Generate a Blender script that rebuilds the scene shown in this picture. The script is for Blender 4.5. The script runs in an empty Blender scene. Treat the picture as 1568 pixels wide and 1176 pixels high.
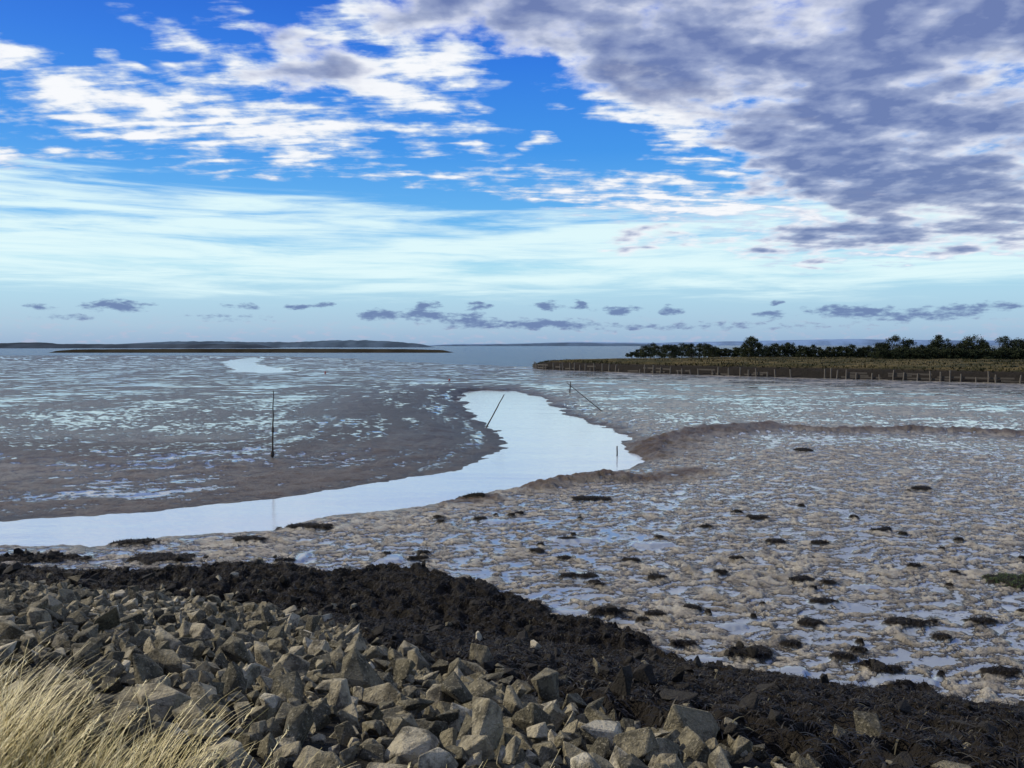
import bpy, bmesh, math, random
import numpy as np
from mathutils import Vector
rng=np.random.default_rng(7); random.seed(7)
sc=bpy.context.scene
sc.view_settings.view_transform='Standard'; sc.view_settings.look='None'; sc.view_settings.exposure=0
CAMH=5.0; TH=math.radians(2.63); F=1307.0
def ray(px,py):
    a=(px-784)/F; b=(588-py)/F
    return a, math.cos(TH)+b*math.sin(TH), b*math.cos(TH)-math.sin(TH)
def G(px,py,z=0.0):
    """image pixel coordinates, back-projected -> position on level ground of height z"""
    dx,dy,dz=ray(px,py); t=(z-CAMH)/dz
    return (dx*t,dy*t)
SLK=0.3; SLC=13.6; SLX=0.389
def GS(px,py):
    """image pixel, cast along its camera ray -> position on the embankment slope"""
    dx,dy,dz=ray(px,py)
    den=(dz+SLK*(SLX*dx+dy))
    t=(SLK*SLC-CAMH)/den
    t0=(0-CAMH)/dz
    if t<0 or t>t0: t=t0
    return (dx*t,dy*t)
def sst(a,b,x):
    t=np.clip((x-a)/(b-a),0,1); return t*t*(3-2*t)
# ---------- numpy noise
def _h(ix,iy,s):
    n=(ix.astype(np.int64)*374761393+iy.astype(np.int64)*668265263+s*974634777)&0xffffffff
    n=((n^(n>>13))*1274126177)&0xffffffff
    n=(n^(n>>16))&0xffffffff
    return n.astype(np.float64)/4294967295.0
def pn(x,y,s=0):
    ix=np.floor(x);iy=np.floor(y);fx=x-ix;fy=y-iy
    def g(ox,oy):
        a=_h(ix+ox,iy+oy,s)*2*math.pi
        return np.cos(a)*(fx-ox)+np.sin(a)*(fy-oy)
    u=fx*fx*fx*(fx*(fx*6-15)+10);v=fy*fy*fy*(fy*(fy*6-15)+10)
    a=g(0,0)*(1-u)+g(1,0)*u;b=g(0,1)*(1-u)+g(1,1)*u
    return (a*(1-v)+b*v)*1.5
def fbm(x,y,o=4,s=0,r=.5):
    t=0;a=1;tot=0
    for i in range(o):
        t=t+a*pn(x*2**i+i*17.3,y*2**i-i*9.1,s+i);tot+=a;a*=r
    return t/tot*1.3
# ---------- mesh helper
def add_mesh(name,V,Fc,mat,attrs=None,smooth=False,parent=None):
    V=np.asarray(V,dtype=np.float32);Fc=np.asarray(Fc,dtype=np.int32)
    me=bpy.data.meshes.new(name);n,k=Fc.shape
    me.vertices.add(len(V));me.vertices.foreach_set('co',V.ravel())
    me.loops.add(n*k);me.loops.foreach_set('vertex_index',Fc.ravel())
    me.polygons.add(n);me.polygons.foreach_set('loop_start',np.arange(0,n*k,k,dtype=np.int32))
    try: me.polygons.foreach_set('loop_total',np.full(n,k,dtype=np.int32))
    except Exception: pass
    me.polygons.foreach_set('use_smooth',np.full(n,bool(smooth)))
    me.update(calc_edges=True)
    if attrs:
        for kx,v in attrs.items():
            at=me.attributes.new(kx,'FLOAT','POINT');at.data.foreach_set('value',np.asarray(v,dtype=np.float32))
    me.materials.append(mat)
    ob=bpy.data.objects.new(name,me);sc.collection.objects.link(ob)
    if parent: ob.parent=parent
    return ob
# ---------- node helper
class NT:
    def __init__(s,nt): s.nt=nt;s.n=nt.nodes;s.l=nt.links
    def put(s,sock,v):
        if isinstance(v,bpy.types.NodeSocket): s.l.new(v,sock)
        else:
            try: sock.default_value=v
            except Exception:
                sock.default_value=(v[0],v[1],v[2],1)
    def m(s,op,a,b=None,c=None,clamp=False):
        n=s.n.new('ShaderNodeMath');n.operation=op;n.use_clamp=clamp
        s.put(n.inputs[0],a)
        if b is not None:s.put(n.inputs[1],b)
        if c is not None:s.put(n.inputs[2],c)
        return n.outputs[0]
    def mr(s,v,a,b,c=0.,d=1.,smooth=True):
        n=s.n.new('ShaderNodeMapRange');n.interpolation_type='SMOOTHSTEP' if smooth else 'LINEAR'
        s.put(n.inputs[0],v)
        for i,q in enumerate((a,b,c,d)): s.put(n.inputs[i+1],q)
        return n.outputs[0]
    def mix(s,f,a,b,mode='MIX'):
        n=s.n.new('ShaderNodeMix');n.data_type='RGBA';n.blend_type=mode
        s.put(n.inputs[0],f);s.put(n.inputs[6],a if isinstance(a,bpy.types.NodeSocket) else (*a[:3],1));s.put(n.inputs[7],b if isinstance(b,bpy.types.NodeSocket) else (*b[:3],1))
        return n.outputs[2]
    def noise(s,vec,scale,detail=4,rough=.5,dist=0.):
        n=s.n.new('ShaderNodeTexNoise')
        if vec is not None:s.l.new(vec,n.inputs['Vector'])
        n.inputs['Scale'].default_value=scale;n.inputs['Detail'].default_value=detail
        n.inputs['Roughness'].default_value=rough;n.inputs['Distortion'].default_value=dist
        return n.outputs[0]
    def mapping(s,vec,loc=(0,0,0),rot=(0,0,0),scale=(1,1,1),t='POINT'):
        n=s.n.new('ShaderNodeMapping');n.vector_type=t;s.l.new(vec,n.inputs[0])
        n.inputs['Location'].default_value=loc;n.inputs['Rotation'].default_value=rot;n.inputs['Scale'].default_value=scale
        return n.outputs[0]
    def comb(s,x,y,z=0.):
        n=s.n.new('ShaderNodeCombineXYZ')
        for i,q in enumerate((x,y,z)): s.put(n.inputs[i],q)
        return n.outputs[0]
    def attr(s,name):
        n=s.n.new('ShaderNodeAttribute');n.attribute_name=name;return n.outputs['Fac']
    def ramp(s,f,stops):
        n=s.n.new('ShaderNodeValToRGB');s.put(n.inputs[0],f);e=n.color_ramp.elements
        while len(e)<len(stops): e.new(.5)
        for el,(p,c) in zip(e,stops): el.position=p;el.color=(*c[:3],1)
        return n.outputs[0]
    def bump(s,h,strength=.5,dist=.02,normal=None):
        n=s.n.new('ShaderNodeBump');n.inputs['Strength'].default_value=strength;n.inputs['Distance'].default_value=dist
        s.l.new(h,n.inputs['Height'])
        if normal: s.l.new(normal,n.inputs['Normal'])
        return n.outputs[0]
def mat(name):
    m=bpy.data.materials.new(name);m.use_nodes=True
    t=NT(m.node_tree);b=m.node_tree.nodes['Principled BSDF'];return m,t,b
def L(r,g,b,k=1.):
    def f(c):
        c/=255.;return (c/12.92 if c<.04045 else ((c+.055)/1.055)**2.4)*k
    return (f(r),f(g),f(b))
# ================= CAMERA
cd=bpy.data.cameras.new('camera');cam=bpy.data.objects.new('camera',cd);sc.collection.objects.link(cam)
cd.lens=30.0;cd.sensor_width=36;cd.clip_end=30000;cd.clip_start=.1
cam.location=(0,0,CAMH);cam.rotation_euler=(math.radians(90)-TH,0,0);sc.camera=cam
# ================= SUN
SAZ=math.radians(-78);SEL=math.radians(33)
sl=bpy.data.lights.new('sun','SUN');so=bpy.data.objects.new('sun',sl);sc.collection.objects.link(so)
sl.energy=4.3;sl.angle=math.radians(.6);sl.color=(1,.92,.78)
sv=Vector((math.sin(SAZ)*math.cos(SEL),math.cos(SAZ)*math.cos(SEL),math.sin(SEL)))
so.rotation_euler=sv.to_track_quat('Z','Y').to_euler();so.location=(-30,0,40)
# ================= WORLD / SKY
w=bpy.data.worlds.new('World');sc.world=w;w.use_nodes=True
try: w.cycles.sampling_method='NONE'
except Exception as e: print(e)
t=NT(w.node_tree);bg=w.node_tree.nodes['Background'];bg.inputs[1].default_value=0.1
K=10.
sky=t.n.new('ShaderNodeTexSky');sky.sky_type='NISHITA';sky.sun_disc=False
sky.sun_elevation=SEL;sky.sun_rotation=SAZ%(2*math.pi)
tc=t.n.new('ShaderNodeTexCoord').outputs['Generated']
sp=t.n.new('ShaderNodeSeparateXYZ');t.l.new(tc,sp.inputs[0]);X,Y,Z=sp.outputs
A=t.m('MULTIPLY',t.m('ARCTAN2',X,Y),57.29578)
E=t.m('MULTIPLY',t.m('ARCSINE',Z),57.29578)
AE=t.comb(A,E,0.)
zz=t.m('ADD',t.m('MAXIMUM',Z,0.),.14)
P=t.comb(t.m('DIVIDE',X,zz),t.m('DIVIDE',Y,zz),0.)
wn=t.n.new('ShaderNodeTexNoise');t.l.new(P,wn.inputs['Vector']);wn.inputs['Scale'].default_value=4.0;wn.inputs['Detail'].default_value=3
vm=t.n.new('ShaderNodeVectorMath');vm.operation='MULTIPLY_ADD';t.l.new(wn.outputs['Color'],vm.inputs[0]);vm.inputs[1].default_value=(6,2.6,0);vm.inputs[2].default_value=(-3.,-1.3,0)
va=t.n.new('ShaderNodeVectorMath');va.operation='ADD';t.l.new(AE,va.inputs[0]);t.l.new(vm.outputs[0],va.inputs[1]);AEW=va.outputs[0]
def ang(px,py):
    dx,dy,dz=ray(px,py);return math.degrees(math.atan2(dx,dy)),math.degrees(math.atan2(dz,math.hypot(dx,dy)))
def blobs(lst,vec):
    acc=None
    for (px,py,rx,ry,rot,wt) in lst:
        a,e=ang(px,py);k=.0438*math.cos(math.radians(a))**1.5
        v=t.mapping(vec,loc=(a,e,0),rot=(0,0,math.radians(rot)),scale=(rx*k,ry*k,1),t='TEXTURE')
        ln=t.n.new('ShaderNodeVectorMath');ln.operation='LENGTH';t.l.new(v,ln.inputs[0])
        q=t.mr(ln.outputs['Value'],0.,1.5,wt,0.)
        acc=q if acc is None else t.m('ADD',acc,q)
    return acc
NF=t.noise(P,9.,6,.54,.1)
NSt=t.noise(t.mapping(P,rot=(0,0,math.radians(-12)),scale=(.55,1.8,1)),7.,5,.58,.3)
NB=t.noise(t.mapping(AE,scale=(.045,.6,1),rot=(0,0,math.radians(1))),1.8,6,.62,.4)
NBig=t.noise(P,2.6,3,.5,.1)
col=t.ramp(t.mr(E,0.,30.,0.,1.,False),[(0,L(150,180,214,K)),(.04,L(168,200,226,K)),(.10,L(176,216,238,K)),(.17,L(172,224,246,K)),(.27,L(104,184,244,K)),(.42,L(66,152,238,K)),(.60,L(48,124,230,K)),(.75,L(34,98,212,K)),(1,L(34,92,194,K))])
hs=t.n.new('ShaderNodeHueSaturation');hs.inputs['Saturation'].default_value=1.3;t.l.new(sky.outputs[0],hs.inputs['Color'])
col=t.mix(.08,col,hs.outputs[0])
edge=t.m('MULTIPLY_ADD',t.m('ABSOLUTE',A),.06,8.7)
up=t.mr(t.m('SUBTRACT',E,edge),-1.6,1.6,1.,0.)
lo=t.mr(E,1.8,4.6)
cv=t.m('MULTIPLY',up,lo)
vd=t.mr(t.m('ADD',t.m('MULTIPLY',t.m('SUBTRACT',NB,.5),2.8),cv),.30,1.3)
vd=t.m('MULTIPLY',vd,t.m('MINIMUM',t.m('MULTIPLY',cv,2.),1.))
col=t.mix(t.m('MULTIPLY',vd,.95),col,L(226,250,253,K))
WB=[(60,100,150,34,-10,.9),(230,150,230,42,-8,.72),(90,168,110,26,0,.65),(250,215,270,46,-5,.72),(400,190,170,36,-10,.7),(330,85,130,38,-15,.85),
(10,242,80,26,0,.95),(345,12,60,22,-10,.6),(500,192,200,28,-8,.62),(930,290,230,36,-8,.75),(740,218,36,16,0,.8),(826,223,24,12,0,.8),(170,75,40,14,-20,.6),
(955,170,110,28,-12,.95),(560,30,150,50,-20,.9),(600,145,180,46,-15,.9),(680,105,95,36,0,.9),(1060,238,80,44,-20,.8),(1020,135,100,36,-10,.8),(900,60,110,40,-10,.7),(1140,180,110,40,-10,.6),(1530,95,60,36,0,.9),(1120,320,320,28,-3,.7),(1420,385,260,24,2,.65),(600,262,200,18,-5,.5)]
cw=blobs(WB,AEW)
nw=t.m('ADD',t.m('MULTIPLY',t.m('SUBTRACT',NF,.5),2.5),t.m('MULTIPLY',t.m('SUBTRACT',NSt,.5),3.0))
rw=t.m('ADD',nw,t.m('MINIMUM',cw,.96))
rw=t.m('MULTIPLY',rw,t.mr(cw,.02,.25))
dw=t.mr(rw,.22,1.10)
wc=t.mix(t.mr(rw,.6,1.3),L(196,214,238,K),L(248,250,254,K))
col=t.mix(dw,col,wc)
GB=[(840,20,260,80,-10,.75),(1120,50,330,120,-5,.95),(1430,70,380,170,0,1.1),(1470,265,290,105,-5,.95),(1240,262,180,60,-15,.8),(1420,350,260,50,0,.7),(1000,365,110,20,0,.85),
(500,95,170,46,-15,.68),(370,105,150,34,-12,.6),(640,15,150,50,-15,.65),(1090,175,130,50,-10,.6),(1260,170,180,80,-10,.75),(1230,370,120,26,0,.7)]
cg=blobs(GB,AEW)
cg=t.m('ADD',cg,t.mr(E,23.,34.,0.,.6))
cg=t.m('MINIMUM',cg,1.02)
ng=t.m('ADD',t.m('MULTIPLY',t.m('SUBTRACT',NF,.5),1.9),t.m('MULTIPLY',t.m('SUBTRACT',NBig,.5),2.4))
rg=t.m('MULTIPLY',t.m('ADD',ng,cg),t.mr(cg,.02,.3))
dg=t.mr(rg,.24,.86)
P2=t.mapping(P,loc=(.04,.0,0));NFo=t.noise(P2,9.,4,.5,.1)
lit=t.m('MULTIPLY',t.m('SUBTRACT',NF,NFo),1.7)
gsh=t.m('SUBTRACT',t.mr(rg,.42,1.35),lit,clamp=True)
gc=t.ramp(gsh,[(0,L(240,243,250,K)),(.3,L(206,212,230,K)),(.6,L(158,170,202,K)),(1,L(112,128,174,K))])
col=t.mix(t.m('MULTIPLY',dg,.93),col,gc)
DB=[(180,468,62,12,0,1),(60,469,28,6,0,.8),(100,484,60,8,0,.7),(370,469,34,7,0,.7),(455,470,24,6,0,1),(495,468,20,6,0,.9),(572,482,34,11,0,1),(642,482,42,12,0,1),(657,467,25,6,0,1),
(733,468,22,7,0,1),(715,488,48,14,0,.8),(838,468,30,8,0,1),(890,467,18,10,0,1),(950,476,38,10,0,1),(1025,476,22,9,0,1),(820,494,90,9,0,.7),(1195,464,20,5,0,.9),(1180,482,34,9,0,.8),(1290,474,70,10,0,.85),(1400,482,140,12,0,.8),(1520,468,100,9,0,.75),(1000,500,400,9,0,.55),(350,486,90,9,0,.5)]
wn2=t.n.new('ShaderNodeTexNoise');t.l.new(t.mapping(AE,scale=(1,1.6,1)),wn2.inputs['Vector']);wn2.inputs['Scale'].default_value=1.1;wn2.inputs['Detail'].default_value=3
vm2=t.n.new('ShaderNodeVectorMath');vm2.operation='MULTIPLY_ADD';t.l.new(wn2.outputs['Color'],vm2.inputs[0]);vm2.inputs[1].default_value=(1.6,.5,0);vm2.inputs[2].default_value=(-.8,-.25,0)
va2=t.n.new('ShaderNodeVectorMath');va2.operation='ADD';t.l.new(AE,va2.inputs[0]);t.l.new(vm2.outputs[0],va2.inputs[1])
cdk=blobs(DB,va2.outputs[0])
nd=t.noise(t.mapping(AE,scale=(.8,2.4,1)),1.3,5,.6)
rd=t.m('MULTIPLY',t.m('ADD',t.m('MULTIPLY',t.m('SUBTRACT',nd,.5),2.),t.m('MINIMUM',cdk,1.)),t.mr(cdk,.02,.2))
hz=t.m('MULTIPLY',t.mr(E,0.,2.4,1.,0.),t.mr(nd,.5,.68,0.,.4))
col=t.mix(hz,col,L(200,190,212,K))
col=t.mix(t.m('MULTIPLY',t.mr(rd,.30,.95),.9),col,L(104,126,172,K))
t.l.new(col,bg.inputs[0])
# ================= TERRAIN
WL=-0.35
near=[(0,846),(140,847),(250,833),(410,819),(500,799),(600,790),(680,779),(740,763),(800,756),(860,740),(940,727),(985,713)]
right=[(993,706),(962,692),(958,680),(968,671),(935,657),(880,640),(850,622),(838,611),(812,603),(785,598.5)]
left=[(745,597.5),(715,600),(703,605),(706,618),(735,645),(768,668),(775,684),(748,702),(700,718),(600,738),(500,752),(400,766),(250,783),(100,791),(0,797)]
creek=[(-70,19.5),(-30,20.2)]+[G(a,b,WL) for a,b in near+right+left]+[(-30,26.5),(-70,27)]
creek=np.array(creek);NN=2+len(near);NR=NN+len(right)
pool=np.array([G(a,b,WL) for a,b in [(344,553),(385,548),(402,550),(388,556),(410,562),(455,570),(400,572),(366,569),(350,562)]])
est=np.array([G(a,b,WL) for a,b in [(850,562),(760,560),(690,558),(600,553),(530,549),(440,546),(300,544.5),(-400,544.5)]]+[(-9000,900),(-9500,14000),(9500,14000),(9500,600),(200,330)])
def polysd0(x,y,poly):
    n=len(poly);best=np.full(x.shape,1e18);idx=np.zeros(x.shape,int);ins=np.zeros(x.shape,bool)
    for i in range(n):
        ax,ay=poly[i];bx,by=poly[(i+1)%n];ex,ey=bx-ax,by-ay
        tt=np.clip(((x-ax)*ex+(y-ay)*ey)/(ex*ex+ey*ey),0,1)
        d=(x-ax-tt*ex)**2+(y-ay-tt*ey)**2
        m=d<best;best=np.where(m,d,best);idx=np.where(m,i,idx)
        c=((ay>y)!=(by>y))
        with np.errstate(divide='ignore',invalid='ignore'):
            xi=(bx-ax)*(y-ay)/(by-ay if by!=ay else 1e-9)+ax
        ins^=(c&(x<xi))
    d=np.sqrt(best);return np.where(ins,-d,d),idx
def polysd(x,y,poly,mask):
    sd=np.full(x.shape,200.);ix=np.zeros(x.shape,int)
    if mask.any():
        a,b_=polysd0(x[mask],y[mask],poly);sd[mask]=a;ix[mask]=b_
    return sd,ix
def lined(x,y,pts):
    best=np.full(x.shape,1e18)
    for i in range(len(pts)-1):
        ax,ay=pts[i];bx,by=pts[i+1];ex,ey=bx-ax,by-ay
        tt=np.clip(((x-ax)*ex+(y-ay)*ey)/(ex*ex+ey*ey),0,1)
        best=np.minimum(best,(x-ax-tt*ex)**2+(y-ay-tt*ey)**2)
    return np.sqrt(best)
toe=np.array([(-40,27),(-20,22)]+[G(a,b) for a,b in [(-100,862),(0,866),(130,878),(230,880),(340,868),(430,868),(520,872),(640,870),(700,890),(760,905),(830,936),(900,955),(980,980),(1040,1010),(1100,1034),(1180,1030),(1240,1050),(1290,1062),(1400,1060),(1470,1084),(1568,1098)]]+[(12,9.5),(40,-2)])
toe=toe[np.argsort(toe[:,0])]
weed_up=np.array([(-40,25.5),(-20,20.2)]+[GS(a,b) for a,b in [(-100,905),(100,914),(400,938),(520,985),(640,1045),(760,1080),(900,1120),(1000,1160),(1200,1215),(1568,1330)]]+[(14,1),(40,-13)])
weed_up=weed_up[np.argsort(weed_up[:,0])]
ridges=[([(-60,690),(0,690),(200,696),(420,690),(540,668),(615,645),(600,625),(640,604),(700,595)],.28,5.0,0),
([(966,690),(1005,675),(1080,662),(1170,655)],.30,1.8,1),
([(1210,657),(1300,661),(1400,659),(1500,662),(1600,670)],.26,.6,1),
([(812,748),(870,737),(950,732)],.28,.7,1),([(690,768),(745,764)],.15,.5,1),([(985,735),(1060,722)],.06,.8,1)]
ridges=[([G(a,b) for a,b in p],am,wd,k) for p,am,wd,k in ridges]
patches=[(205,832,.7,.35),(245,858,.85,.5),(60,858,1.2,.35),(470,808,.7,.3),(380,828,.5,.25),(722,764,.55,.3),(905,766,.75,.35),(435,862,.25,.2),(935,940,.38,.26),(1240,958,.26,.17),(1385,957,.4,.24),(1355,1030,.24,.15),(1150,1003,.42,.3),(1530,1033,.34,.17),(1225,890,.36,.2),(1262,925,.3,.15),(1190,832,.36,.18),(870,885,.2,.13),(900,886,.26,.15),(1500,955,.34,.13),(1060,935,.22,.12),(870,828,.24,.13),(1230,690,.5,.5),(1410,750,.4,.35),(1160,795,.35,.25),(1345,815,.3,.16),(1440,980,.24,.12),(1100,880,.24,.12),(640,858,.3,.15),(1560,893,.75,.6),(1290,1010,.24,.12),(1050,990,.24,.12)]
patches=[(*G(a,b),c,d) for a,b,c,d in patches]
gpx,gpy=patches[-3][:2]
rp=random.Random(31)
for _ in range(90):
    px_,py_=rp.uniform(420,1640),rp.uniform(735,1040)
    gx_,gy_=G(px_,py_)
    if py_<770 and px_<960: continue
    if gy_<np.interp(gx_,toe[:,0],toe[:,1])+.8: continue
    s_=rp.uniform(.05,.15);patches.append((gx_,gy_,s_*1.5,s_))
puds=[(*G(a,b),c,d) for a,b,c,d in [(1385,1043,.55,.22),(1290,1048,.35,.15),(870,940,.5,.22),(1080,1012,.55,.2),(895,884,.5,.3),(460,855,.18,.7),(880,828,.7,.35),(1270,925,.5,.2),(1210,1030,.4,.2),(600,858,.3,.5),(1000,835,.6,.3),(760,800,.6,.3),(1120,960,.3,.15),(1320,900,.4,.2)]]
bare=[GS(a,b)+(c,d) for a,b,c,d in [(600,998,.5,.35),(690,990,.3,.15),(850,1003,.25,.15),(955,1015,.25,.15),(1100,1060,.3,.15),(1320,1095,.3,.1),(1010,1050,.2,.1)]]
def ell(x,y,lst,seed):
    out=np.zeros_like(x)
    for px_,py_,a,b in lst:
        mk=(np.abs(x-px_)<a*2.2)&(np.abs(y-py_)<b*2.2)
        if not mk.any(): continue
        xm,ym=x[mk],y[mk]
        q=np.sqrt(((xm-px_)/a)**2+((ym-py_)/b)**2)+.55*fbm(xm*3.1,ym*3.1,3,seed)
        out[mk]=np.maximum(out[mk],(1-sst(.55,1.15,q)))
    return out
def terrain(x,y):
    r=np.hypot(x,y);o={}
    sd,idx=polysd(x,y,creek,(r<160)&(y>5))
    sd=sd+(.40*fbm(x*.35,y*.35,3,5)+.22*fbm(x*1.3,y*1.3,3,6))*np.clip(r/30,.5,2.5)
    wid=np.where(idx<NN-1,.35,np.where(idx<NR,2.2,5.0));wid=np.where(idx>=len(creek)-3,5,wid)
    sdp,_=polysd(x,y,pool,(y>120)&(y<450)&(x<0)&(x>-250));sdp=sdp-.5+2.*fbm(x*.15,y*.08,3,51);sde,_=polysd(x,y,est,y>60)
    sde=sde+9*fbm(x*.02,y*.05,3,8)
    f=lambda d,w_:1-np.exp(-np.maximum(d,0)/w_)
    base=WL+.36*f(sd,wid)*f(sdp,4.)*f(sde,14.)
    for d,q in((sd,1.),(sdp,2.),(sde,10.)): base=base-.35*sst(0,1,-d/q)
    tall=np.zeros_like(x);brown=np.zeros_like(x);far_=(r<200);rough=np.zeros_like(x)
    for p,am,wd,k in ridges:
        dl=np.full(x.shape,99.);dl[far_]=lined(x[far_],y[far_],p);dl=dl+.45*wd*fbm(x*.5,y*.5,3,31)
        g=np.exp(-(dl/wd)**2)
        tall=np.maximum(tall,am*g*(1+k*.6*fbm(x*1.1,y*1.6,3,36)));br_=np.exp(-(dl/(wd*1.35))**2);brown=np.maximum(brown,br_)
        if k: rough=np.maximum(rough,br_)
    outside=f(sd,.6)
    base=base+tall*outside
    leftbank=(idx>=NR)&(sd>0)&(r<160)
    lb=np.where(leftbank,np.exp(-(np.maximum(sd,0)/14)**2),0)
    brown=np.maximum(brown,.92*lb)
    brown=np.maximum(brown,np.where(~leftbank,.85*np.exp(-(np.maximum(sd,0)/.9)**2),0))
    ft=np.interp(x,toe[:,0],toe[:,1])+.6*fbm(x*.8,y*.8,4,12)
    s=(ft-y)*.92
    plane=SLK*(SLC-SLX*x-y)
    pl=np.maximum(plane,0);crest=3.32
    pl=np.where(pl>crest-.5,crest-.5+.5*(1-np.exp(-(pl-(crest-.5))/.5)),pl)
    onb=sst(-.1,.5,s)
    base=base+pl*onb+.10*sst(-.1,.9,s)
    wu=np.interp(x,weed_up[:,0],weed_up[:,1])+.5*fbm(x*.9,y*.9,3,44)
    weed=onb*sst(-.35,.35,y-wu)
    g=ell(x,y,patches,77);weed=np.maximum(weed,g);base=base+.09*g
    br=ell(x,y,bare,78)
    pd=ell(x,y,puds,79)
    weed=weed*(1-br);rock=onb*(1-weed)*(1-br)
    grass=onb*sst(-.25,.15,(2.36-.68*x)-y+.35*fbm(x*.9,y*.9,2,3))
    mud=1-np.clip(np.maximum(onb,weed),0,1)
    c,s_=math.cos(-.25),math.sin(-.25)
    u=x*c-y*s_;v=x*s_+y*c
    u=u+.25*fbm(x*.8,y*.8,2,60);v=v+.25*fbm(x*.8,y*.8,2,61)
    lod=np.clip(1.0-r/260,0,1)
    r1=fbm(u/.46,v/.22,3,20,.65);r2=fbm(u/1.5,v/.65,3,24);r3=fbm(u/7,v/2.2,4,27,.65);big=fbm(x*.12,y*.12,3,90)
    wf=sst(35,120,r)
    rip=(r1*.8+r2*.3)*(1-wf)+(r2*.5+r3*.7)*wf
    streak=fbm(sd/1.1,x*.14+y*.05,4,66,.6)
    rip=rip*(1-.45*lb)+lb*.8*streak
    calm=np.clip(sst(-.1,.35,fbm(x*.16+5,y*.22,3,95)),0,1)
    amp=.135*(1-.5*np.clip(brown-rough,0,1))*(1-.4*calm*sst(30,50,r))
    hr=rip
    thr=-.12+.26*big-.16*brown-.25*rough+.7*pd+.02*wf
    hm=np.maximum(hr,thr)
    base=base+amp*hm*mud*outside*(.25+.75*lod)-.03*pd*mud
    o['hgt']=hr-thr
    o['wetmask']=mud*outside
    lump=np.abs(fbm(x*1.9,y*1.9,3,40));
    base=base+(weed*onb*(.42*(.35-lump)+.04))+br*.03*fbm(x*3,y*3,3,50)
    o['brown']=np.clip(brown,0,1);o['weed']=np.clip(weed,0,1);o['rockz']=np.clip(rock,0,1);o['grassz']=grass
    return base,o
def ring_r():
    r=[.5]
    while r[-1]<9800:
        a=r[-1];q=1.06 if a<3 else 1.0044 if a<45 else 1.007 if a<300 else 1.035
        r.append(a*q)
    return np.array(r)
R=ring_r()
az=np.concatenate([np.arange(-180,-44,3.),np.arange(-44,-36,.4),np.arange(-36,36,.095),np.arange(36,44,.4),np.arange(44,180,3.)])
az=np.radians(az);NA=len(az)
RR,AA=np.meshgrid(R,az,indexing='ij');gx=(RR*np.sin(AA)).ravel();gy=(RR*np.cos(AA)).ravel()
gz,o=terrain(gx,gy)
V=np.stack([gx,gy,gz],1);V=np.vstack([V,[[0,0,3.3]]])
i=np.arange(len(R)-1)[:,None]*NA;j=np.arange(NA)[None,:];j2=(j+1)%NA
Q=np.stack([i+j,i+NA+j,i+NA+j2,i+j2],-1).reshape(-1,4)
Q=Q[:,::-1]
c=len(V)-1
cap=[[c,int(k),int((k+1)%NA),int((k+2)%NA)] for k in range(0,NA-1,2)]
Q=np.vstack([Q,np.array(cap)[:,::-1]])
att={k:np.append(v,v[0]) for k,v in o.items()}
gm,t,b=mat('tidal_mud')
pos=t.n.new('ShaderNodeNewGeometry').outputs['Position']
brown=t.attr('brown');weed=t.mr(t.attr('weed'),.2,.6);rk=t.attr('rockz');gr=t.attr('grassz');hg=t.attr('hgt');wm=t.attr('wetmask')
nf=t.noise(t.mapping(pos,rot=(0,0,.25),scale=(1,2.,1)),7.5,5,.66);nm=t.noise(pos,1.4,4,.6);nff=t.noise(pos,40.,3,.6);nl=t.noise(pos,.12,3,.55)
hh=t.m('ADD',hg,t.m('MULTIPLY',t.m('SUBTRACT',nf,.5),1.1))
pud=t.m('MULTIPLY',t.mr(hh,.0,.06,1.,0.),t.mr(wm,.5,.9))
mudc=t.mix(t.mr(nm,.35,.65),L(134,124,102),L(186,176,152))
mudc=t.mix(t.mr(hh,.36,.02,0.,.95),mudc,L(34,29,22))  # crevices between ripples darkened in colour, shade painted in
mudc=t.mix(t.m('MULTIPLY',brown,.93),mudc,t.mix(t.mr(t.m('ADD',nf,t.m('MULTIPLY',hg,.35)),.3,.85),L(30,23,16),L(88,69,48)))
sepn=t.n.new('ShaderNodeSeparateXYZ');t.l.new(pos,sepn.inputs[0])
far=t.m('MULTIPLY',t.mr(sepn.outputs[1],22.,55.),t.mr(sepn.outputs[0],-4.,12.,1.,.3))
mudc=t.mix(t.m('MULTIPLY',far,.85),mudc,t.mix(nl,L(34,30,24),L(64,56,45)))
mudc=t.mix(pud,mudc,L(130,136,138))  # pale puddle colour, bright sky reflection painted in
wc=t.mix(nf,(.010,.008,.005),(.028,.022,.014));mudc=t.mix(weed,mudc,wc)
mudc=t.mix(rk,mudc,(.022,.02,.015));mudc=t.mix(gr,mudc,(.10,.09,.04))
t.l.new(mudc,b.inputs['Base Color'])
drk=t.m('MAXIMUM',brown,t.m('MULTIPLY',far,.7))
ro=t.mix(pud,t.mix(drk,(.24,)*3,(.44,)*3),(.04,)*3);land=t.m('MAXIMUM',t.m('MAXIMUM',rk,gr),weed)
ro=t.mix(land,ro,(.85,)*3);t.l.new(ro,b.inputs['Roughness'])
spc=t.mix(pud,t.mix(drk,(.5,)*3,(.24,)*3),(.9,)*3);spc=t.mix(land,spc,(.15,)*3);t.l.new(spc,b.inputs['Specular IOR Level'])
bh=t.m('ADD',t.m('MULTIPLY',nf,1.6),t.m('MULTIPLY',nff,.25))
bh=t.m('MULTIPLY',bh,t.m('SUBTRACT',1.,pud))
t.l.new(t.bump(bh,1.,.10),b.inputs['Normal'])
add_mesh('mudflat_ground',V,Q,gm,att,smooth=True)
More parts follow.
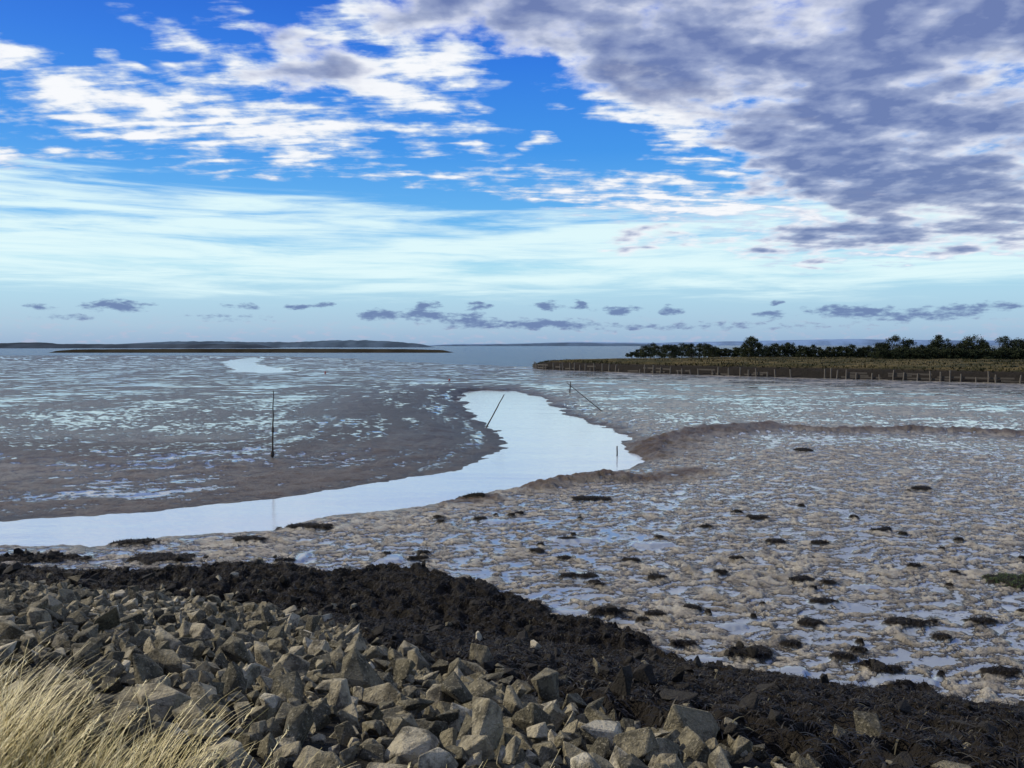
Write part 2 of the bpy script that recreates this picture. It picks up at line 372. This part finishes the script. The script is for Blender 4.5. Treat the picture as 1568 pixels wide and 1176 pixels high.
# ================= WATER
wm_,t,b=mat('estuary_water')
pos=t.n.new('ShaderNodeNewGeometry').outputs['Position']
s_=t.n.new('ShaderNodeSeparateXYZ');t.l.new(pos,s_.inputs[0])
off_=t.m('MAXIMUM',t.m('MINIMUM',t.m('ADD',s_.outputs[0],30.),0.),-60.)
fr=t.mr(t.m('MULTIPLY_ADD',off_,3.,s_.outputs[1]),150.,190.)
t.l.new(t.mix(fr,(.46,.51,.53),(.045,.075,.10)),b.inputs['Base Color']);t.l.new(t.mr(fr,0.,1.,.05,.26),b.inputs['Roughness']);b.inputs['IOR'].default_value=1.4  # pale silty creek colour also paints in reflected sky; open water stays dark
fw=t.mr(fr,0.,1.,.012,1.)
n1=t.noise(t.mapping(pos,scale=(.3,1,1)),.5,5,.7);n2=t.noise(t.mapping(pos,scale=(1,2,1)),5.,2,.5)
n3=t.noise(t.mapping(pos,scale=(.25,1,1)),.35,4,.6)
h=t.m('ADD',t.m('ADD',t.m('MULTIPLY',n1,fw),t.m('MULTIPLY',n2,.006)),t.m('MULTIPLY',n3,.04))
t.l.new(t.bump(h,1.,.9),b.inputs['Normal'])
na=96;rs=[0.5,20,60,200,1000,4000,12000]
Vw=[(0,0,WL)];
for r in rs:
    for k in range(na): a=2*math.pi*k/na;Vw.append((r*math.sin(a),r*math.cos(a),WL))
Fw=[]
for q in range(len(rs)-1):
    for k in range(na): k2=(k+1)%na;Fw.append((1+q*na+k2,1+(q+1)*na+k2,1+(q+1)*na+k,1+q*na+k))
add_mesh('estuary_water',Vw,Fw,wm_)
# ================= ROCKS
def rock_proto(seed):
    rd=random.Random(seed);bm=bmesh.new()
    for _ in range(rd.randint(8,13)):
        v=Vector((rd.gauss(0,1),rd.gauss(0,1),rd.gauss(0,1))).normalized()*rd.uniform(.7,1.08)
        bm.verts.new(v)
    res=bmesh.ops.convex_hull(bm,input=bm.verts)
    bmesh.ops.delete(bm,geom=[g for g in res['geom_interior'] if isinstance(g,bmesh.types.BMVert)],context='VERTS')
    bmesh.ops.dissolve_limit(bm,angle_limit=.25,verts=bm.verts,edges=bm.edges)
    bmesh.ops.bevel(bm,geom=list(bm.edges)+list(bm.verts),offset=.045,segments=1,affect='EDGES',profile=.5)
    bmesh.ops.triangulate(bm,faces=bm.faces)
    bm.verts.ensure_lookup_table()
    vs=np.array([v.co[:] for v in bm.verts]);fs=np.array([[v.index for v in f.verts] for f in bm.faces])
    bm.free();return vs,fs
protos=[rock_proto(s) for s in range(36)]
def rotm(a,b,c):
    ca,sa,cb,sb,cc,sc_=math.cos(a),math.sin(a),math.cos(b),math.sin(b),math.cos(c),math.sin(c)
    return np.array([[ca,-sa,0],[sa,ca,0],[0,0,1]])@np.array([[cb,0,sb],[0,1,0],[-sb,0,cb]])@np.array([[1,0,0],[0,cc,-sc_],[0,sc_,cc]])
def scatter_rocks(name,pts,sizes,mat_,weedv,lift):
    VV=[];FF=[];A1=[];A2=[];off=0
    zt,_=terrain(pts[:,0],pts[:,1])
    for k in range(len(pts)):
        vs,fs=protos[rng.integers(len(protos))]
        s=sizes[k];sc3=np.array([s*rng.uniform(.85,1.4),s*rng.uniform(.7,1.05),s*rng.uniform(.6,1.05)])
        v=(vs*sc3)@rotm(rng.uniform(0,6.28),rng.normal(0,.6),rng.normal(0,.6)).T
        v=v+np.array([pts[k,0],pts[k,1],zt[k]+lift[k]*s])
        VV.append(v);FF.append(fs+off);off+=len(v);A1.append(np.full(len(v),rng.uniform()));A2.append(np.full(len(v),weedv[k]))
    return add_mesh(name,np.vstack(VV),np.vstack(FF),mat_,{'rnd':np.concatenate(A1),'weed':np.concatenate(A2)})
rm,t,b=mat('riprap_stone')
pos=t.n.new('ShaderNodeNewGeometry').outputs['Position'];rn=t.attr('rnd');wd=t.attr('weed')
n1=t.noise(pos,9.,5,.65);n2=t.noise(pos,50.,4,.7)
c=t.ramp(rn,[(0,L(78,74,58)),(.3,L(116,109,86)),(.65,L(148,138,110)),(.88,L(176,165,136)),(1,L(206,196,168))])
c=t.mix(t.mr(n1,.44,.62,0.,.75),c,L(54,51,39));c=t.mix(t.mr(n2,.52,.70,0.,.6),c,L(186,176,148))
c=t.mix(wd,c,t.mix(n2,(.010,.009,.007),(.035,.03,.022)))
t.l.new(c,b.inputs['Base Color']);b.inputs['Roughness'].default_value=.9;b.inputs['Specular IOR Level'].default_value=.25
t.l.new(t.bump(t.m('ADD',n2,t.m('MULTIPLY',n1,1.5)),1.,.035),b.inputs['Normal'])
sp_=.122
gxx,gyy=np.meshgrid(np.arange(-16,12,sp_),np.arange(.8,22,sp_));pts=np.stack([gxx.ravel(),gyy.ravel()],1)
pts=pts[pts[:,1]<np.interp(pts[:,0],toe[:,0],toe[:,1])+1]
pts+=rng.uniform(-.06,.06,pts.shape)
_,oo=terrain(pts[:,0],pts[:,1])
keep=(oo['rockz']>.5)&(oo['grassz']<.6)&(rng.uniform(size=len(pts))<.88)
pw=pts[keep];sz=np.clip(rng.lognormal(math.log(.069),.42,len(pw)),.03,.175)
scatter_rocks('riprap_rocks',pw,sz,rm,np.clip(oo['weed'][keep]*1.5,0,1)*.6,rng.uniform(.1,1.1,len(pw)))
wuv=np.interp(pts[:,0],weed_up[:,0],weed_up[:,1])
dwu=pts[:,1]-wuv
k2=(oo['weed']>.5)&(oo['wetmask']<.3)&(rng.uniform(size=len(pts))<np.clip(.04+.20*np.exp(-np.maximum(dwu,0)/1.2),0,1))
k3=ell(pts[:,0],pts[:,1],patches,77)>.5
k2|=k3&(rng.uniform(size=len(pts))<.2)
pw=pts[k2];dw_=dwu[k2]
pb=np.where(k3[k2],.0,np.clip(.06+.6*np.exp(-np.maximum(dw_,0)/1.2),0,.7))
scatter_rocks('weedy_rocks',pw,np.clip(rng.lognormal(math.log(.085),.35,len(pw)),.045,.18),rm,np.where(rng.uniform(size=len(pw))<pb,.12,.97),rng.uniform(.0,.7,len(pw)))
# ================= SEAWEED
def ribbons(base,dirs,lengths,widths,arch,droop,seg=3,lean=None):
    n=len(base);side=np.stack([-dirs[:,1],dirs[:,0],np.zeros(n)],1);V=[]
    for k in range(seg+1):
        u=k/seg
        p=base+np.stack([dirs[:,0]*lengths*u,dirs[:,1]*lengths*u,arch*u-droop*u*u],1)
        ww=widths*(1-.75*u)
        V.append(p-side*ww[:,None]);V.append(p+side*ww[:,None])
    V=np.stack(V,1)
    b0=np.arange(n)[:,None]*(2*(seg+1))
    F=[np.stack([b0[:,0]+2*k,b0[:,0]+2*k+1,b0[:,0]+2*k+3,b0[:,0]+2*k+2],1) for k in range(seg)]
    return V.reshape(-1,3),np.concatenate(F)
sm,t,b=mat('bladderwrack')
rn=t.attr('rnd');c=t.ramp(rn,[(0,(.006,.005,.0035)),(.6,(.013,.010,.007)),(.90,(.030,.024,.013)),(.975,(.09,.078,.04)),(1,(.05,.075,.015))])
t.l.new(c,b.inputs['Base Color']);b.inputs['Roughness'].default_value=.6;b.inputs['Specular IOR Level'].default_value=.25
cand=np.stack([rng.uniform(-16,11,620000),rng.uniform(3,32,620000)],1)
wu_=np.interp(cand[:,0],weed_up[:,0],weed_up[:,1]);ft_=np.interp(cand[:,0],toe[:,0],toe[:,1])
pre=(cand[:,1]>wu_-.9)&(cand[:,1]<ft_+.7)
cand=cand[pre]
ex=[cand]
for px_,py_,a,b_ in patches:
    k=int(a*b_*5200)+20;ex.append(np.stack([rng.uniform(px_-a*1.3,px_+a*1.3,k),rng.uniform(py_-b_*1.3,py_+b_*1.3,k)],1))
cand=np.vstack(ex)
z,oo=terrain(cand[:,0],cand[:,1]);kp=(oo['weed']>.35);cand=cand[kp];z=z[kp]
n=len(cand);print('fronds',n);th=rng.uniform(0,2*math.pi,n);d=np.stack([np.cos(th),np.sin(th)-.35],1)
ln=rng.uniform(.04,.13,n)
Vr,Fr=ribbons(np.stack([cand[:,0],cand[:,1],z+.0],1),d,ln,rng.uniform(.003,.009,n),rng.uniform(.03,.12,n),rng.uniform(.04,.16,n))
rv=rng.uniform(size=n)**1.5*.98
rv=np.where((np.hypot(cand[:,0]-gpx,cand[:,1]-gpy)<1.)&(rng.uniform(size=n)<.7),1.,rv)
add_mesh('seaweed',Vr,Fr,sm,{'rnd':np.repeat(rv,8)})
# ================= GRASS
grm,t,b=mat('dry_grass')
rn=t.attr('rnd');c=t.ramp(rn,[(0,(.12,.13,.03)),(.3,(.30,.25,.08)),(.7,(.60,.49,.20)),(1,(.78,.67,.36))])
t.l.new(c,b.inputs['Base Color']);b.inputs['Roughness'].default_value=.6
cand=np.stack([rng.uniform(-9,5,280000),rng.uniform(-2.5,8.5,280000)],1)
cand=cand[cand[:,1]<3.0-.68*cand[:,0]]
z,oo=terrain(cand[:,0],cand[:,1]);kp=(oo['grassz']>.2)&(np.hypot(cand[:,0],cand[:,1])>1.5);kp&=rng.uniform(size=len(kp))<oo['grassz']
cand=cand[kp];z=z[kp];n=len(cand);print('blades',n)
cl=fbm(cand[:,0]*1.5,cand[:,1]*1.5,3,71)
th=rng.normal(.35,.9,n);d=np.stack([np.cos(th),np.sin(th)],1)
hgt=rng.uniform(.13,.29,n)*(1+.8*cl)
Vr,Fr=ribbons(np.stack([cand[:,0],cand[:,1],z-.01],1),d,hgt*rng.uniform(.5,1.3,n),rng.uniform(.0014,.0028,n),hgt*1.45,hgt*.6,seg=4)
parts=[(Vr,Fr,np.repeat(np.clip(rng.normal(.55,.28,n)+.7*cl,0,1),10))]
idx=rng.choice(n,min(4200,n),replace=False);bx=cand[idx];bz=z[idx];m=len(idx)
th=rng.normal(.25,.5,m);d=np.stack([np.cos(th),np.sin(th)],1);hh=rng.uniform(.2,.42,m);ll=hh*rng.uniform(.4,1.,m)
b3=np.stack([bx[:,0],bx[:,1],bz],1)
Vr,Fr=ribbons(b3,d,ll,np.full(m,.0014),hh*1.3,hh*.35,seg=4);parts.append((Vr,Fr,np.full(len(Vr),.75)))
for q in range(16):
    u=.72+.28*q/15
    p=b3+np.stack([d[:,0]*ll*u,d[:,1]*ll*u,hh*1.3*u-hh*.35*u*u],1)
    a2=th+rng.normal(0,.9,m);d2=np.stack([np.cos(a2),np.sin(a2)],1)
    Vr,Fr=ribbons(p,d2,rng.uniform(.008,.022,m),np.full(m,.002),rng.uniform(.004,.022,m),np.full(m,.004),seg=1)
    parts.append((Vr,Fr,np.full(len(Vr),.92)))
off=0;VV=[];FF=[];AA_=[]
for v,f,a in parts: VV.append(v);FF.append(f+off);AA_.append(a);off+=len(v)
add_mesh('dry_grass',np.vstack(VV),np.vstack(FF),grm,{'rnd':np.concatenate(AA_)})
# ================= SALT MARSH PENINSULA (right)
mm,t,b=mat('salt_marsh')
pos=t.n.new('ShaderNodeNewGeometry').outputs['Position']
nz=t.n.new('ShaderNodeSeparateXYZ');t.l.new(pos,nz.inputs[0])
n1=t.noise(t.mapping(pos,scale=(.3,1,1)),.25,5,.6);n2=t.noise(pos,2.5,4,.6)
c=t.mix(t.mr(n1,.4,.6),L(48,48,24),L(92,80,48));c=t.mix(t.mr(n2,.4,.7,0.,.6),c,L(38,38,20))
c=t.mix(t.mr(nz.outputs[2],1.3,1.75,1.,0.),c,t.mix(n2,(.008,.007,.006),(.026,.022,.017)))
t.l.new(c,b.inputs['Base Color']);b.inputs['Roughness'].default_value=1.;b.inputs['Specular IOR Level'].default_value=.1
t.l.new(t.bump(n2,.8,.2),b.inputs['Normal'])
front=[G(a,bb) for a,bb in [(816,560),(830,565),(1000,571.5),(1200,577.5),(1400,582.5),(1568,587)]]+[(150,84),(260,40)]
front=np.array(front)
seglen=np.hypot(*np.diff(front,axis=0).T);cum=np.r_[0,np.cumsum(seglen)];NS=420;ss=np.linspace(0,cum[-1],NS)
fx=np.interp(ss,cum,front[:,0]);fy=np.interp(ss,cum,front[:,1])
tx=np.gradient(fx);ty=np.gradient(fy);tl=np.hypot(tx,ty);nx,ny=-ty/tl,tx/tl
if (ny.mean()<0): nx,ny=-nx,-ny
prof=[(-1.6,-.6),(-.9,.05),(0,.3),(.4,.8),(.9,1.25),(1.8,1.5),(4,1.8),(7,1.95),(12,1.9),(20,1.95),(32,1.9),(45,2.0),(60,2.0),(80,1.9),(105,1.8),(130,-.8)]
tip=sst(0,30,ss)
rows=[]
for dd,zz_ in prof:
    sc1=.12+.88*sst(0,30,ss)
    x=fx+nx*dd*sc1;y=fy+ny*dd*sc1
    zc=np.where(zz_>.1,zz_*(.2+.8*tip)+.12*fbm(x*.3,y*.3,3,3)*(zz_>.5)+.2*fbm(x*1.1,y*1.1,2,33)*(zz_>.2),zz_)
    rows.append(np.stack([x,y,zc],1))
Vm=np.concatenate(rows);NP=len(prof)
ii=np.arange(NP-1)[:,None]*NS;kk=np.arange(NS-1)[None,:]
Fm=np.stack([ii+kk,ii+kk+1,ii+NS+kk+1,ii+NS+kk],-1).reshape(-1,4)
add_mesh('salt_marsh',Vm,Fm,mm,smooth=True)
m=30000;si=rng.integers(0,NS,m);dd=rng.uniform(1.2,95,m)**1.0;dd[:6000]=rng.uniform(1.2,4,6000);sc1=.12+.88*sst(0,30,ss[si])
x=fx[si]+nx[si]*dd*sc1+rng.normal(0,.3,m);y=fy[si]+ny[si]*dd*sc1
zz_=np.interp(dd,[p[0] for p in prof],[p[1] for p in prof])*(.2+.8*tip[si])-.05
th=rng.uniform(0,6.28,m);hh=rng.uniform(.1,.38,m)*(1+fbm(x*.1,y*.1,2,9))
Vr,Fr=ribbons(np.stack([x,y,zz_],1),np.stack([np.cos(th),np.sin(th)],1),hh*.4,rng.uniform(.05,.14,m),hh,hh*.1,seg=2)
mg,t,b=mat('marsh_grass');c=t.ramp(t.attr('rnd'),[(0,(.014,.017,.007)),(.5,(.038,.036,.016)),(.8,(.07,.058,.028)),(1,(.14,.11,.055))]);t.l.new(c,b.inputs['Base Color']);b.inputs['Roughness'].default_value=1.;b.inputs['Specular IOR Level'].default_value=.1
add_mesh('marsh_grass',Vr,Fr,mg,{'rnd':np.repeat(np.clip(.42+.9*fbm(x*.06,y*.15,3,14)+rng.normal(0,.15,m),0,1),6)})
wdm,t,b=mat('weathered_wood');pos=t.n.new('ShaderNodeNewGeometry').outputs['Position']
n1=t.noise(t.mapping(pos,scale=(8,8,1)),2.,4,.6);c=t.mix(n1,(.02,.017,.013),(.075,.062,.048));t.l.new(c,b.inputs['Base Color']);b.inputs['Roughness'].default_value=.85
t.l.new(t.bump(n1,.6,.02),b.inputs['Normal'])
wdp,t,b=mat('revetment_wood');pos=t.n.new('ShaderNodeNewGeometry').outputs['Position']
n1=t.noise(t.mapping(pos,scale=(8,8,1)),2.,4,.6);c=t.mix(n1,(.05,.042,.032),(.17,.145,.115));t.l.new(c,b.inputs['Base Color']);b.inputs['Roughness'].default_value=.9
def post_parts(bm,x,y,z0,z1,r0,r1,dx=0,dy=0,n=7,seg=5,wob=.01):
    prev=None
    for k in range(seg+1):
        u=k/seg;r=r0+(r1-r0)*u;cx=x+dx*u+random.gauss(0,wob)*(0<k<seg);cy=y+dy*u+random.gauss(0,wob)*(0<k<seg)
        ring=[bm.verts.new((cx+r*math.cos(6.2832*q/n)*random.uniform(.88,1.1),cy+r*math.sin(6.2832*q/n)*random.uniform(.88,1.1),z0+(z1-z0)*u)) for q in range(n)]
        if prev:
            for q in range(n): bm.faces.new((prev[q],prev[(q+1)%n],ring[(q+1)%n],ring[q]))
        else: bm.faces.new(ring[::-1])
        prev=ring
    bm.faces.new(prev)
def finish(bm,name,m,parent=None,smooth=False):
    bmesh.ops.recalc_face_normals(bm,faces=bm.faces)
    me=bpy.data.meshes.new(name);bm.to_mesh(me);bm.free();me.materials.append(m)
    for p in me.polygons:p.use_smooth=smooth
    ob=bpy.data.objects.new(name,me);sc.collection.objects.link(ob)
    if parent:ob.parent=parent
    return ob
rev=bpy.data.objects.new('wooden_revetment',None);sc.collection.objects.link(rev)
bm=bmesh.new();s0=16.
while s0<cum[-1]-90:
    x=np.interp(s0,ss,fx-nx*.9);y=np.interp(s0,ss,fy-ny*.9)
    hgt=random.choice([random.uniform(.6,1.2),random.uniform(1.2,1.55)])
    if random.random()<.93: post_parts(bm,x,y,-.5,hgt,.12,.10,dx=random.gauss(0,.08),wob=.01,n=6,seg=3)
    s0+=random.uniform(.8,2.8) 
finish(bm,'posts',wdp,rev)
bm=bmesh.new()
for lv in (0.15,.45,.78):
    s0=18.
    while s0<cum[-1]-95:
        ln_=random.uniform(2.6,3.4)
        if random.random()<.35:
            xa,ya=np.interp(s0,ss,fx-nx*.7),np.interp(s0,ss,fy-ny*.7);xb,yb=np.interp(s0+ln_-.05,ss,fx-nx*.7),np.interp(s0+ln_-.05,ss,fy-ny*.7)
            dz=random.gauss(0,.08);c0=[]
            for (xx,yy,dd_) in((xa,ya,0),(xb,yb,dz)):
                for oy in(-.03,.03):
                    for oz in(0,.24): c0.append(bm.verts.new((xx,yy+oy,lv+oz+dd_)))
            for f in((0,1,3,2),(4,6,7,5),(0,4,5,1),(2,3,7,6),(1,5,7,3),(0,2,6,4)): bm.faces.new([c0[q] for q in f])
        s0+=ln_
finish(bm,'planks',wdm,rev)
# ================= DISTANT TREES
lm,t,b=mat('scrub_foliage');c=t.ramp(t.attr('rnd'),[(0,(.010,.015,.008)),(.45,(.026,.034,.014)),(.8,(.05,.055,.022)),(1,(.12,.08,.032))]);t.l.new(c,b.inputs['Base Color']);b.inputs['Roughness'].default_value=.9;b.inputs['Specular IOR Level'].default_value=.15
trees=[]
def add_bush(px,top,base_d,wpx,dens=1.):
    dx,dy,_=ray(px,528);s=base_d/dy;x=dx*s;y=base_d
    h=(CAMH+(528-top)/F*base_d)-1.9;trees.append((x,y,h,wpx/F*base_d/2,dens))
for px in range(990,1092,9): add_bush(px,525+random.uniform(-2.,4),225+random.uniform(-10,10),24)
for px in range(1092,1140,9): add_bush(px,532+random.uniform(-2,3),225,22)
add_bush(1150,512,205,26,1.4);add_bush(1143,520,207,22);add_bush(1160,522,207,22)
for px in range(1170,1232,9): add_bush(px,526+random.uniform(-3,4),215,24)
for px in range(1234,1350,9): add_bush(px,530+random.uniform(-4,4),210,26)
for px,tp,wp in[(1352,522,30),(1375,511,40),(1392,518,30),(1412,527,26),(1443,510,32),(1432,520,26),(1462,528,24),(1492,509,40),(1478,517,30),(1508,518,26),(1537,512,38),(1556,515,34),(1580,517,38),(1610,515,40),(1650,519,40),(1700,516,50)]: add_bush(px,tp,188,wp,1.5)
for px in range(1350,1700,9): add_bush(px,533+random.uniform(-3,3),180,32)
for px,tp in[(968,539),(980,534)]: add_bush(px,tp,222,18)
LV=[];LF=[];LA=[];off=0;bm=bmesh.new()
for (x,y,h,rw,dens) in trees:
    for q in range(3): 
        lx=random.gauss(0,rw*.3);post_parts(bm,x+random.gauss(0,rw*.15),y,1.5,1.9+h*.6,.04+h*.012,.02,dx=lx,dy=random.gauss(0,rw*.2),n=5,seg=3,wob=.06)
    nl_=int(26+h*6);asym=random.uniform(-.25,.25)
    for q in range(nl_):
        a=random.uniform(0,6.28);u=random.random()
        cz=1.9+h*(.0+.86*u);prof_=(1-max(0,(u-.3)/.7)**2.4)**.6
        rr=rw*1.1*prof_*random.random()**.5;cx=x+rr*math.cos(a)+asym*rw*u;cy=y+rr*math.sin(a);cr=random.uniform(.18,.34)*min(rw,h*.5)+.16
        k=int(56*dens)
        p=rng.normal(0,1,(k,3));p/=np.linalg.norm(p,axis=1)[:,None];p*=(rng.uniform(size=(k,1))**.4)*cr*rng.uniform(.7,1.2,(k,1));p[:,2]*=.8
        p+=np.array([cx,cy,cz])
        s=rng.uniform(.06,.14,(k,1));e1=rng.normal(0,1,(k,3));e1/=np.linalg.norm(e1,axis=1)[:,None];e2=np.cross(e1,rng.normal(0,1,(k,3)));e2/=np.linalg.norm(e2,axis=1)[:,None]
        v=np.stack([p-e1*s,p-e2*s*.8,p+e1*s,p+e2*s*.8],1).reshape(-1,3)
        LV.append(v);LF.append(np.arange(4*k).reshape(-1,4)+off);off+=4*k
        LA.append(np.repeat(np.clip(random.uniform(.05,.65)+rng.normal(0,.15,k),0,1),4))
tr=bpy.data.objects.new('distant_trees',None);sc.collection.objects.link(tr)
add_mesh('foliage',np.vstack(LV),np.vstack(LF),lm,{'rnd':np.concatenate(LA)},parent=tr)
finish(bm,'trunks',wdm,tr)
# ================= FAR LAND
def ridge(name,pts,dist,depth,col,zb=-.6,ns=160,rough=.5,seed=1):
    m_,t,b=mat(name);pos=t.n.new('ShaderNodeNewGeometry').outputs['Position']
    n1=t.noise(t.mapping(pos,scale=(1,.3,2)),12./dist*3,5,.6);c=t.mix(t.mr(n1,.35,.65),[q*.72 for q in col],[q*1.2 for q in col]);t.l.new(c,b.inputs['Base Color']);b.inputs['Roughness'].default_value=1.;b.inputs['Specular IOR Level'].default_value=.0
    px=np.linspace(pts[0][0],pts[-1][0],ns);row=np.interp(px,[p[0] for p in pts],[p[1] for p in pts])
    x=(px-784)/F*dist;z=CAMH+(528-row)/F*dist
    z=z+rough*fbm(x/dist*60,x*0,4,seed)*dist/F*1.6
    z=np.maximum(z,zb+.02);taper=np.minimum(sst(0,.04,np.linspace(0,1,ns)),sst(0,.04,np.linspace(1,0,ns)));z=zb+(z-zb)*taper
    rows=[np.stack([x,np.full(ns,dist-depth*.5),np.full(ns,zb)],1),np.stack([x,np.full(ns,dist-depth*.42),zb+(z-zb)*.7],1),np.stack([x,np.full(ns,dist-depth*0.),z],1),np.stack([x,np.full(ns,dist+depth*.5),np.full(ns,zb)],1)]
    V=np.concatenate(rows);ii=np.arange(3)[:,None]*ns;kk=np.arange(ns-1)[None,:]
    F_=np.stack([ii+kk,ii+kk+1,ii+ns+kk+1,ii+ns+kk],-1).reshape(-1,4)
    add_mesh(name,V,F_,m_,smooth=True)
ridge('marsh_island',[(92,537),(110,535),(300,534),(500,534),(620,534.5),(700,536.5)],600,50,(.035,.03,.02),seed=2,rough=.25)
ridge('low_shore',[(-300,525),(0,525.5),(60,524),(90,526.5),(200,527),(300,526.8),(420,527)],1400,200,(.05,.065,.08),seed=3)  # from this shore back, distance haze is painted into bluish base colours
ridge('wooded_hill',[(180,527),(260,523),(330,522.5),(400,524),(470,523.5),(490,521.5),(560,521),(600,522.5),(640,526.5),(665,528)],1900,300,(.07,.10,.13),seed=4,ns=300,rough=.8)  # woodland colour blued and lightened to paint in aerial haze
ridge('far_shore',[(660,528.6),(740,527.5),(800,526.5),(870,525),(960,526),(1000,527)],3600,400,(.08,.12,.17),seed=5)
ridge('distant_hills',[(640,527.5),(800,526),(880,523.5),(1000,525),(1150,522),(1300,519),(1450,521),(1568,521.5),(2000,520)],7000,900,(.16,.24,.36),seed=6,rough=.3)  # palest blue, the strongest painted haze
# ================= POLES
def pole(p0,p1,r0,r1,name,knob=None):
    bm=bmesh.new()
    v0=Vector(p0);v1=Vector(p1)
    post_parts(bm,v0.x,v0.y,v0.z-.4,v1.z,r0,r1,dx=v1.x-v0.x,dy=v1.y-v0.y,n=8,seg=9,wob=.008)
    if knob:
        for kz,kr in knob:
            c=v0.lerp(v1,kz);post_parts(bm,c.x,c.y,c.z-.12,c.z+.12,kr*.7,kr*.6,n=8,seg=3,wob=.0)
    return finish(bm,name,wdm,smooth=True)
def hz_(x,y): return float(terrain(np.array([x]),np.array([y]))[0][0])
def top_at(px,py,y):
    dx,dy,dz=ray(px,py);s=y/dy;return (dx*s,y,CAMH+dz*s)
x,y=G(417,697,.2);pole((x,y,hz_(x,y)),top_at(418.5,598,y),.045,.02,'wooden_pole',[(.42,.075),(.05,.12)])
x,y=G(740,651,-.2);pole((x,y,hz_(x,y)),top_at(772,604,y-.4),.06,.035,'leaning_pole')
x,y=G(930,627,0);pole((x,y,hz_(x,y)),top_at(868,586,y+1.5),.07,.04,'leaning_pole')
x,y=G(872,601,0);pole((x,y,hz_(x,y)),top_at(874,584,y),.06,.05,'wooden_stake')
x,y=G(945,697,-.3);pole((x,y,hz_(x,y)),top_at(945,683,y),.04,.03,'wooden_stake')
bum,t,b=mat('buoy_red');n1=t.noise(None,4.,3,.5);t.l.new(t.mix(n1,(.22,.03,.02),(.34,.05,.03)),b.inputs['Base Color']);b.inputs['Roughness'].default_value=.6
def buoy(px,py,r):
    x,y=G(px,py);z=hz_(x,y);bm=bmesh.new();prev=None
    for rr,zz_ in[(.3,0),(.8,.12),(1,.5),(.9,.9),(.5,1.25),(.16,1.4),(.14,2.0),(.05,2.05)]:
        ring=[bm.verts.new((x+rr*r*math.cos(q*.5236),y+rr*r*math.sin(q*.5236),z+zz_*r)) for q in range(12)]
        if prev:
            for q in range(12): bm.faces.new((prev[q],prev[(q+1)%12],ring[(q+1)%12],ring[q]))
        else: bm.faces.new(ring[::-1])
        prev=ring
    bm.faces.new(prev);finish(bm,'mooring_buoy',bum,smooth=True)
buoy(498,571,.18);buoy(688,583,.17)
